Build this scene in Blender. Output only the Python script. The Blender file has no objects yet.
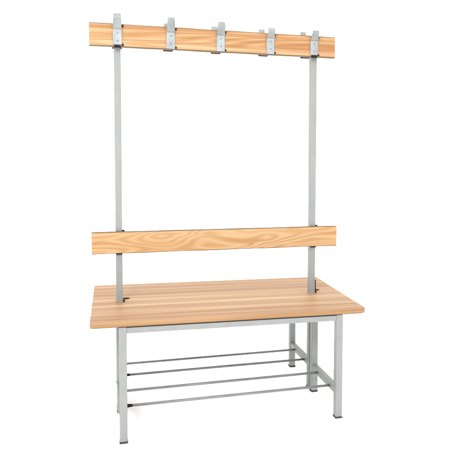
import bpy, bmesh, math, random
from mathutils import Vector, Matrix
random.seed(4)
S = bpy.context.scene

# ---------------------------------------------------------------- camera
yaw, pitch, roll = 0.2482, -0.0508, 0.0028
cy_, sy_, cp, sp, cr, sr = math.cos(yaw), math.sin(yaw), math.cos(pitch), math.sin(pitch), math.cos(roll), math.sin(roll)
fwd = Vector((sy_*cp, cy_*cp, sp)); rt0 = Vector((cy_, -sy_, 0)); up0 = rt0.cross(fwd)
rt = rt0*cr + up0*sr; up = up0*cr - rt0*sr
cam_d = bpy.data.cameras.new('camera'); cam = bpy.data.objects.new('camera', cam_d)
S.collection.objects.link(cam); S.camera = cam
M3 = Matrix((rt, up, -fwd)).transposed()
cam.matrix_world = Matrix.Translation((0.0755, -2.2127, 0.9748)) @ M3.to_4x4()
cam_d.sensor_width = 36; cam_d.lens = 555.09/450*36
cam_d.shift_x = -(251.9-225)/450; cam_d.shift_y = (190.54-225)/450
cam_d.clip_start = .05; cam_d.clip_end = 500

# ---------------------------------------------------------------- world and studio lamps
w = bpy.data.worlds.new('World'); S.world = w; w.use_nodes = True
bg = w.node_tree.nodes['Background']
# studio light dome: soft white all round, a little stronger from overhead
wt = w.node_tree; geo = wt.nodes.new('ShaderNodeTexCoord'); sx = wt.nodes.new('ShaderNodeSeparateXYZ')
wt.links.new(geo.outputs['Generated'], sx.inputs[0]); mr = wt.nodes.new('ShaderNodeMapRange')
mr.inputs['From Min'].default_value = 0; mr.inputs['From Max'].default_value = 1
mr.inputs['To Min'].default_value = .78; mr.inputs['To Max'].default_value = 1.65
wt.links.new(sx.outputs[2], mr.inputs[0]); wt.links.new(mr.outputs[0], bg.inputs[1]); bg.inputs[0].default_value = (1, 1, 1, 1)

def area(name, loc, target, size, power, col=(1, 1, 1)):
    l = bpy.data.lights.new(name, 'AREA'); l.size = size; l.energy = power; l.color = col
    o = bpy.data.objects.new(name, l); S.collection.objects.link(o); o.location = loc
    o.rotation_euler = (Vector(target)-Vector(loc)).to_track_quat('-Z', 'Y').to_euler()
area('softbox', (-1.3, -3.4, 3.0), (.5, 0, .7), 1.2, 66, (1, .985, .96))
S.view_settings.view_transform = 'Standard'; S.view_settings.look = 'None'
S.view_settings.exposure = .77; S.view_settings.gamma = 1
S.cycles.max_bounces = 8

# ---------------------------------------------------------------- materials
def newmat(name):
    m = bpy.data.materials.new(name); m.use_nodes = True
    nt = m.node_tree; return m, nt, nt.nodes['Principled BSDF']
def N(nt, t, **kw):
    n = nt.nodes.new(t)
    for k, v in kw.items(): setattr(n, k, v)
    return n
def math_node(nt, op, a, b=None, c=None):
    n = N(nt, 'ShaderNodeMath', operation=op)
    for i, v in enumerate((a, b, c)):
        if v is None: continue
        if isinstance(v, (int, float)): n.inputs[i].default_value = v
        else: nt.links.new(v, n.inputs[i])
    return n.outputs[0]
def ramp(nt, fac, stops):
    r = N(nt, 'ShaderNodeValToRGB'); e = r.color_ramp.elements
    e[0].position, e[0].color = stops[0][0], (*stops[0][1], 1)
    e[1].position, e[1].color = stops[-1][0], (*stops[-1][1], 1)
    for p, c in stops[1:-1]:
        x = e.new(p); x.color = (*c, 1)
    nt.links.new(fac, r.inputs[0]); return r.outputs[0]
def mixc(nt, fac, a, b, mode='MIX'):
    n = N(nt, 'ShaderNodeMix', data_type='RGBA', blend_type=mode)
    for i, v in ((0, fac), (6, a), (7, b)):
        if isinstance(v, (int, float)): n.inputs[i].default_value = v
        elif isinstance(v, tuple): n.inputs[i].default_value = (*v, 1)
        else: nt.links.new(v, n.inputs[i])
    return n.outputs[2]
def noise(nt, vec, scale, stretch, detail=4, rough=.55, dist=0.0):
    mp = N(nt, 'ShaderNodeMapping'); mp.inputs['Scale'].default_value = stretch
    nt.links.new(vec, mp.inputs[0])
    n = N(nt, 'ShaderNodeTexNoise'); n.inputs['Scale'].default_value = scale
    n.inputs['Detail'].default_value = detail; n.inputs['Roughness'].default_value = rough
    n.inputs['Distortion'].default_value = dist
    nt.links.new(mp.outputs[0], n.inputs['Vector']); return n.outputs['Fac']

def wood(name, pale, mid, deep, mode, seed=0.0, strip=.0225, edges=(), spec=.22):
    """lacquered timber, grain along X; across = Z (boards) or Y (seat)"""
    m, nt, b = newmat(name)
    tc = N(nt, 'ShaderNodeTexCoord'); mp = N(nt, 'ShaderNodeMapping')
    mp.inputs['Location'].default_value = (seed, seed*.37, seed*.71)
    nt.links.new(tc.outputs['Object'], mp.inputs[0]); v = mp.outputs[0]
    fine = noise(nt, v, 30, (.05, 4, 4) if mode == 'strips' else (.07, 6, 6), 5, .65)
    broad = noise(nt, v, 9, (.12, 2.2, 2.2), 3, .5, .3)
    if mode == 'figured':                       # flat-sawn plank with cathedral figure
        g0 = noise(nt, v, 1.7, (1.5, 1, 7.5), 1.5, .45, .25)
        ln = math_node(nt, 'SINE', math_node(nt, 'MULTIPLY', g0, 75))
        am = noise(nt, v, 6, (.6, 1, 2.5), 2)
        ln = math_node(nt, 'MULTIPLY', ln, math_node(nt, 'MULTIPLY', am, .21))
        g = math_node(nt, 'ADD', ln, math_node(nt, 'MULTIPLY_ADD', broad, .65, math_node(nt, 'MULTIPLY_ADD', fine, .2, .06)))
    elif mode == 'bands':
        band = noise(nt, v, 7, (.10, 1, 6.0), 2, .5, .1)
        ln = math_node(nt, 'SINE', math_node(nt, 'MULTIPLY', noise(nt, v, 2.0, (.35, 1, 9), 1, .4, .15), 85))
        band = math_node(nt, 'MULTIPLY_ADD', ln, .10, band)
        g = math_node(nt, 'MULTIPLY_ADD', band, .85, math_node(nt, 'MULTIPLY', fine, .28))
    else:
        sep = N(nt, 'ShaderNodeSeparateXYZ'); nt.links.new(v, sep.inputs[0])
        acr = math_node(nt, 'ADD', sep.outputs[1], math_node(nt, 'MULTIPLY', sep.outputs[2], .9))
        idx = math_node(nt, 'FLOOR', math_node(nt, 'DIVIDE', acr, strip))
        wn = N(nt, 'ShaderNodeTexWhiteNoise', noise_dimensions='1D'); nt.links.new(idx, wn.inputs['W'])
        fr = math_node(nt, 'FRACT', math_node(nt, 'DIVIDE', acr, strip))
        g = math_node(nt, 'MULTIPLY_ADD', wn.outputs['Value'], .26, math_node(nt, 'MULTIPLY_ADD', broad, .35, math_node(nt, 'MULTIPLY', fine, .62)))
    col = ramp(nt, g, [(.36, pale), (.53, mid), (.70, deep)])
    # pinkish and yellowish drift along the timber
    hue = noise(nt, v, 5, (.5, 4, 4), 2)
    col = mixc(nt, math_node(nt, 'MULTIPLY', hue, .35 if mode == 'strips' else .5), col, tuple(x*y for x, y in zip(mid, (1.12, .88, .86))))
    if mode == 'strips':
        joint = math_node(nt, 'LESS_THAN', fr, .07)
        col = mixc(nt, math_node(nt, 'MULTIPLY', joint, math_node(nt, 'MULTIPLY', wn.outputs['Value'], .8)), col, tuple(min(1, x*1.25) for x in pale))
    pore = noise(nt, v, 60, (.05, 9, 9), 3, .7)
    col = mixc(nt, ramp(nt, pore, [(.60, (0, 0, 0)), (.74, (.45,)*3)]), col, deep)
    # shade and outline along the edges, painted into the colour as dark lines
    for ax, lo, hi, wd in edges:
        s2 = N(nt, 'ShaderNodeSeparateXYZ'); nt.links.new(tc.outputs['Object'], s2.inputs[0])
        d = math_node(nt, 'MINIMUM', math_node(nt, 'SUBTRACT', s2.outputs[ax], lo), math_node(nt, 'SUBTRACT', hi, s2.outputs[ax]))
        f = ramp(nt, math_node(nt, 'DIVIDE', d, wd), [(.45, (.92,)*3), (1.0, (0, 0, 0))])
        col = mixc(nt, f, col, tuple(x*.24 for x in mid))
    nt.links.new(col, b.inputs['Base Color'])
    b.inputs['Roughness'].default_value = .48; b.inputs['Specular IOR Level'].default_value = spec
    bp = N(nt, 'ShaderNodeBump'); bp.inputs['Strength'].default_value = .12; bp.inputs['Distance'].default_value = .001
    nt.links.new(fine, bp.inputs['Height']); nt.links.new(bp.outputs[0], b.inputs['Normal'])
    return m
def paint(name, col, rough=.45, metal=0.0, mottle=.06, spec=.4):
    m, nt, b = newmat(name)
    tc = N(nt, 'ShaderNodeTexCoord')
    n = noise(nt, tc.outputs['Object'], 24, (1, 1, .6), 4, .6)
    c = ramp(nt, n, [(.3, tuple(x*(1-mottle) for x in col)), (.7, tuple(x*(1+mottle) for x in col))])
    nt.links.new(c, b.inputs['Base Color'])
    b.inputs['Roughness'].default_value = rough; b.inputs['Metallic'].default_value = metal
    b.inputs['Specular IOR Level'].default_value = spec
    f = noise(nt, tc.outputs['Object'], 420, (1, 1, 1), 2)
    bp = N(nt, 'ShaderNodeBump'); bp.inputs['Strength'].default_value = .08; bp.inputs['Distance'].default_value = .0006
    nt.links.new(f, bp.inputs['Height']); nt.links.new(bp.outputs[0], b.inputs['Normal'])
    return m
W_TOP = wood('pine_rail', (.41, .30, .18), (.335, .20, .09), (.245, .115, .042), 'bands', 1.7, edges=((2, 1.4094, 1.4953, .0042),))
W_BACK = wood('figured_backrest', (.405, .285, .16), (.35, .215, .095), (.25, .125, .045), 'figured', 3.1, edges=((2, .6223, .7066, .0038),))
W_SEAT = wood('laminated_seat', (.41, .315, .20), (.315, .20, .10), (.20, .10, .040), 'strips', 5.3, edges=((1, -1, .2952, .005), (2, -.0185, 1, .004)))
W_DARK = wood('brown_block', (.07, .030, .012), (.045, .02, .008), (.03, .012, .005), 'bands', 8.0, spec=.01)
GREY = paint('grey_powder_coat', (.208, .217, .212))
ZINC = paint('zinc_plate', (.27, .29, .297), .45, .3, .2)
ARM = paint('shaded_zinc_arm', (.20, .215, .212), .5, .3, .2)  # zinc in a darker tone, shade of the out-bent arm painted in
ROD = paint('steel_rod', (.18, .18, .18), .42, .25, .15)
BLACK = paint('black_plastic_and_shade', (.010, .010, .011), .6, spec=.12)  # also colours small blocks that stand for shade at the hooks
FOOT = paint('dark_foot', (.04, .04, .04), .6, spec=.15)
m, nt, b = newmat('white_sweep'); b.inputs['Base Color'].default_value = (.93, .93, .93, 1); b.inputs['Roughness'].default_value = .9
b.inputs['Specular IOR Level'].default_value = .1
n_ = noise(nt, N(nt, 'ShaderNodeTexCoord').outputs['Object'], 2, (1, 1, 1)); nt.links.new(ramp(nt, n_, [(.3, (.95,)*3), (.7, (.96,)*3)]), b.inputs['Base Color'])
WHITE = m

# ---------------------------------------------------------------- mesh helpers
def link(name, bm, mat, parent=None, bevel=0, seg=2, smooth=False):
    bmesh.ops.recalc_face_normals(bm, faces=bm.faces)
    me = bpy.data.meshes.new(name); bm.to_mesh(me); bm.free()
    me.materials.append(mat)
    o = bpy.data.objects.new(name, me); S.collection.objects.link(o); o.parent = parent
    if smooth:
        for p in me.polygons: p.use_smooth = True
    if bevel:
        md = o.modifiers.new('bevel', 'BEVEL'); md.width = bevel; md.segments = seg; md.limit_method = 'ANGLE'; md.angle_limit = math.radians(40)
    return o
def box(bm, x0, x1, y0, y1, z0, z1):
    v = [bm.verts.new(p) for p in ((x0,y0,z0),(x1,y0,z0),(x1,y1,z0),(x0,y1,z0),(x0,y0,z1),(x1,y0,z1),(x1,y1,z1),(x0,y1,z1))]
    for f in ((0,3,2,1),(4,5,6,7),(0,1,5,4),(1,2,6,5),(2,3,7,6),(3,0,4,7)): bm.faces.new([v[i] for i in f])
def rod(bm, p, q, r0, r1=None, seg=16):
    r1 = r0 if r1 is None else r1
    p, q = Vector(p), Vector(q); d = (q-p).normalized()
    a = d.orthogonal().normalized(); b_ = d.cross(a)
    R = []
    for c, r in ((p, r0), (q, r1)):
        R.append([bm.verts.new(c + a*math.cos(t)*r + b_*math.sin(t)*r) for t in (2*math.pi*k/seg for k in range(seg))])
    for k in range(seg):
        bm.faces.new((R[0][k], R[0][(k+1) % seg], R[1][(k+1) % seg], R[1][k]))
    bm.faces.new(R[0][::-1]); bm.faces.new(R[1])
def prism(bm, outline, z0, z1):
    lo = [bm.verts.new((x, y, z0)) for x, y in outline]; hi = [bm.verts.new((x, y, z1)) for x, y in outline]
    bm.faces.new(lo[::-1]); bm.faces.new(hi)
    for i in range(len(lo)):
        j = (i+1) % len(lo); bm.faces.new((lo[i], lo[j], hi[j], hi[i]))
def bx(name, mat, parent, *a, bevel=.0015, seg=2):
    bm = bmesh.new(); box(bm, *a); return link(name, bm, mat, parent, bevel, seg)

# ---------------------------------------------------------------- setting
bm = bmesh.new(); v = [bm.verts.new(p) for p in ((-60, -60, 0), (60, -60, 0), (60, 60, 0), (-60, 60, 0))]; bm.faces.new(v)
fl = link('floor', bm, WHITE); fl['kind'] = 'structure'

# ---------------------------------------------------------------- the bench
bench = bpy.data.objects.new('cloakroom_bench', None); S.collection.objects.link(bench)
bench.location = (.5, 0, 0)
bench['label'] = 'pale wood changing room bench on grey steel frame with two posts, backrest and coat hooks'
bench['category'] = 'bench'
OX = -.5                                    # parts are placed relative to the bench centre
XL, XR, XLF, XRL, XRF = .1021, .8985, .1085, .9055, .9085   # posts, then right legs
H, TH = .4256, .018
T1, T0, B1, B0, YB = 1.4953, 1.4094, .7066, .6223, -.0314
YF, YK = -.287, .287                        # outer faces of the front and rear frame
TW = .0265                                  # tube width

# seat: one laminated panel with rounded corners
def arc(cx, cy, r, a0, a1, n=5):
    return [(cx+r*math.cos(math.radians(a0+(a1-a0)*k/n)), cy+r*math.sin(math.radians(a0+(a1-a0)*k/n))) for k in range(n+1)]
def seat_panel(y0, y1, rf, rb):
    x0, x1 = -.0015+OX, 1.0213+OX
    o = arc(x0+rf, y0+rf, rf, 180, 270) + arc(x1-.03, y0+.03, .03, 270, 360) + arc(x1+.012-rb, y1-rb, rb, 0, 90) + arc(x0+rb, y1-rb, rb, 90, 180)
    ys = [y1-.02-(y1-y0-.04)*k/22 for k in range(23)]
    o += [(x0+random.uniform(-.0006, .0008), y) for y in ys]
    bm = bmesh.new(); prism(bm, o, -TH, 0); return bm
TX = math.radians(.6)
st = link('seat', seat_panel(-.289, .295, .012, .006), W_SEAT, bench, .0045, 4)
st.location = (0, 0, H); st.rotation_euler = (0, math.radians(.60), 0)
st.rotation_euler.x = TX
def seat_z(x, y=0): return H - math.sin(math.radians(.60))*(x+OX) + math.sin(TX)*y

# legs: outer pairs and the doubled middle pair, each with a dark foot
def leg(x, y, top, hy=TW/2):
    l = bx('leg', GREY, bench, x-TW/2+OX, x+TW/2+OX, y-hy, y+hy, .006, top, bevel=.002)
    bx('foot', FOOT, l, x-TW/2-.001+OX, x+TW/2+.001+OX, y-hy-.001, y+hy+.001, 0, .0055, bevel=.001)
for xf, x in ((XLF, XL), (XRF, XRL)):
    t = seat_z(x, YF)-TH-.001
    leg(xf, YF+TW/2, t); leg(x, -.021, t-.025, .0135); leg(x, .021, t-.025, .0135); leg(x, YK-TW/2, t+.0055)
    # upper cross rail carrying the seat, lower side rail carrying the shoe rods
    bx('seat_bearer', GREY, bench, x-TW/2+.001+OX, x+TW/2-.001+OX, YF+TW, YK-TW, t-.0245, t-.0005)
    for a, b_ in ((YF+TW, -.0345-.0005), (.0345+.0005, YK-TW)):
        bx('side_rail', GREY, bench, x-TW/2+.002+OX, x+TW/2-.002+OX, a, b_, .094, .119)
# long rails under the seat
for y0 in (YF+.001, YK-TW+.001):
    bm = bmesh.new(); xa, xb = XLF+TW/2+OX, XRF-TW/2+OX
    box(bm, xa, xb, y0, y0+.0245, .0035, .0235)
    ym = y0 if y0 < 0 else y0-.003
    za, zb = seat_z(XLF, ym)-TH-.0265, seat_z(XRF, ym)-TH-.0265
    for v in bm.verts: v.co.z += za if v.co.x < 0 else zb
    link('seat_rail', bm, GREY, bench, .0015)
# shoe rods
for i, y in enumerate((-.225, -.09, .07, .20)):
    bm = bmesh.new(); rod(bm, (XL+TW/2-.003+OX, y, .106), (XRL-TW/2+.003+OX, y, .106), .0048)
    r = link('shoe_rod', bm, ROD, bench, 0, smooth=True)
    if i in (0, 2):  # black tapered band round the left end of the rod
        bm = bmesh.new(); rod(bm, (XL+TW/2-.0015+OX, y, .106), (XL+TW/2+.026+OX, y, .106), .0072, .0048)
        link('rod_dark_end', bm, BLACK, r, 0, smooth=True)

# posts
PW = .0255
for x in (XL, XR):
    p = bx('post', GREY, bench, x-PW/2+OX, x+PW/2+OX, -.0130, .0125, seat_z(x)-TH-.024, T1-.012, bevel=.002)
    # black block and low dark brown oval on the seat beside the post
    z = seat_z(x)
    bx('black_block', BLACK, p, x+PW/2+OX, x+PW/2+.008+OX, -.013, -.001, z-.004, z+.006, bevel=.001)
    e = 0 if x < .5 else .012; a = x+PW/2+OX
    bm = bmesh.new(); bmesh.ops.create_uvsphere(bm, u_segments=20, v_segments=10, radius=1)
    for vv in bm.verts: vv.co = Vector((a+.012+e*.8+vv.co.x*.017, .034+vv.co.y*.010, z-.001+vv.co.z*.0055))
    link('dark_oval', bm, paint('dark_brown', (.04, .018, .008), .7, spec=.05), p, 0, smooth=True)

bx('post_bracket', W_DARK, p, XR+PW/2+OX, XR+PW/2+.0095+OX, .002, .011, seat_z(XR)-.004, seat_z(XR)+.052, bevel=.001)

def board(name, mat, x0, x1, y0, y1, z0, z1):
    bm = bmesh.new(); n = 14
    rows = []
    for k in range(n+1):
        x = x0+(x1-x0)*k/n; e = .0006*math.sin(k*1.7)
        rows.append([bm.verts.new((x+OX, y, z)) for y, z in ((y0, z0+e), (y1, z0+e), (y1, z1+e*.6), (y0, z1+e*.6))])
    for k in range(n):
        for a in range(4):
            bm.faces.new((rows[k][a], rows[k][(a+1) % 4], rows[k+1][(a+1) % 4], rows[k+1][a]))
    bm.faces.new(rows[0][::-1]); bm.faces.new(rows[-1])
    return link(name, bm, mat, bench, .0022, 3)
board('backrest', W_BACK, 0, 1.0, YB, -.0135, B0, B1)
board('hook_board', W_TOP, 0, .9841, YB, -.0135, T0, T1)
for x in (XL, XR):
    bx('clamp_and_shade', BLACK, bench, x+.004+OX, x+.022+OX, -.0128, .003, B1-.006, B1+.004, bevel=.001)
    bx('clamp_and_shade', BLACK, bench, x-.010+OX, x+.012+OX, -.024, -.0145, B0-.005, B0-.0005, bevel=.001)
    hx = x if x < .5 else x-.008
    bx('clamp_and_shade', BLACK, bench, hx-.012+OX, hx+.013+OX, YB-.005, YB-.0005, T0-.004, T0+.0055, bevel=.001)  # black block put in for the shaded lower end of the hook

# coat hooks: folded zinc strips, one facing each way
def strip_hook(bm, prof, x, w):
    """prof: list of (y, z, half width) along the centre line, thickness t"""
    t = .0022; L = []
    for i, (y, z, hw) in enumerate(prof):
        a = Vector(prof[max(0, i-1)][:2]); b_ = Vector(prof[min(len(prof)-1, i+1)][:2]); d = (b_-a).normalized()
        nrm = Vector((-d.y, d.x))*t/2
        L.append([bm.verts.new((x+s*hw, y+q*nrm.x, z+q*nrm.y)) for s, q in ((-1, 1), (1, 1), (1, -1), (-1, -1))])
    for i in range(len(L)-1):
        for k in range(4): bm.faces.new((L[i][k], L[i][(k+1) % 4], L[i+1][(k+1) % 4], L[i+1][k]))
    bm.faces.new(L[0][::-1]); bm.faces.new(L[-1])
def hook(x, lean):
    yf = YB-.003
    bm = bmesh.new()
    prof = [(yf, T0+(.008 if x in (HX[0], HX[-1]) else .002), .0165), (yf, T0+.045, .0165), (yf-.001, T0+.056, .0160), (yf-.005, T0+.064, .0155)]
    q = lean                                     # reach of this arm: each one is bent a little differently
    arm = [(yf-.0055, T0+.065, .0160), (yf-.012, T0+.065+.024*q, .0155),
           (yf-.018, T0+.065+.040*q, .0150), (yf-.020, T0+.065+.048*q, .0145), (yf-.0195, T0+.065+.060*q, .0135), (yf-.018, T0+.065+.068*q, .0130)]
    strip_hook(bm, prof, x+OX, 0)
    h = link('coat_hook', bm, ZINC, bench, .0005, 1)
    bm = bmesh.new(); strip_hook(bm, arm, x+OX, 0); link('hook_arm', bm, ARM, h, .0005, 1)
    for dz in (.022, .052):
        bm = bmesh.new(); rod(bm, (x+.001+OX, yf-.0008, T0+dz), (x+.001+OX, yf-.0028, T0+dz), .0034, .0026)
        link('screw', bm, paint('screw_steel', (.17, .18, .19), .45, .4), h, 0)
    for dz in (.008, T1-T0-.008):  # black studs put in for the shadow spots beside the plate
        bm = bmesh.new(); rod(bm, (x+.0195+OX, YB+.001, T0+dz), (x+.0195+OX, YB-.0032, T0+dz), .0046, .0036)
        link('hook_shadow', bm, BLACK, h, 0)
    # rear facing hook on its spacer
    bm = bmesh.new(); yr = .084
    strip_hook(bm, [(yr, T0+.0155, .016), (yr, T0+.070, .016), (yr+.004, T0+.084, .015), (yr+.014, T0+.108, .0145), (yr+.018, T0+.118, .014), (yr+.018, T0+.131, .0125)], x+OX, 0)
    k = link('rear_coat_hook', bm, ZINC, bench, .0005, 1)
    bx('spacer', W_DARK, k, x-.019+OX, x+.019+OX, -.0125 if not (abs(x-XL) < .02 or abs(x-XR) < .02) else .0135, yr+.0005, T0+.0135, T1-.016, bevel=.001)
HX = (XL+.0005, .303, .499, .703, XR-.0085)
for i, x in enumerate(HX):
    hook(x, (.80, .76, .70, .54, .56)[i])
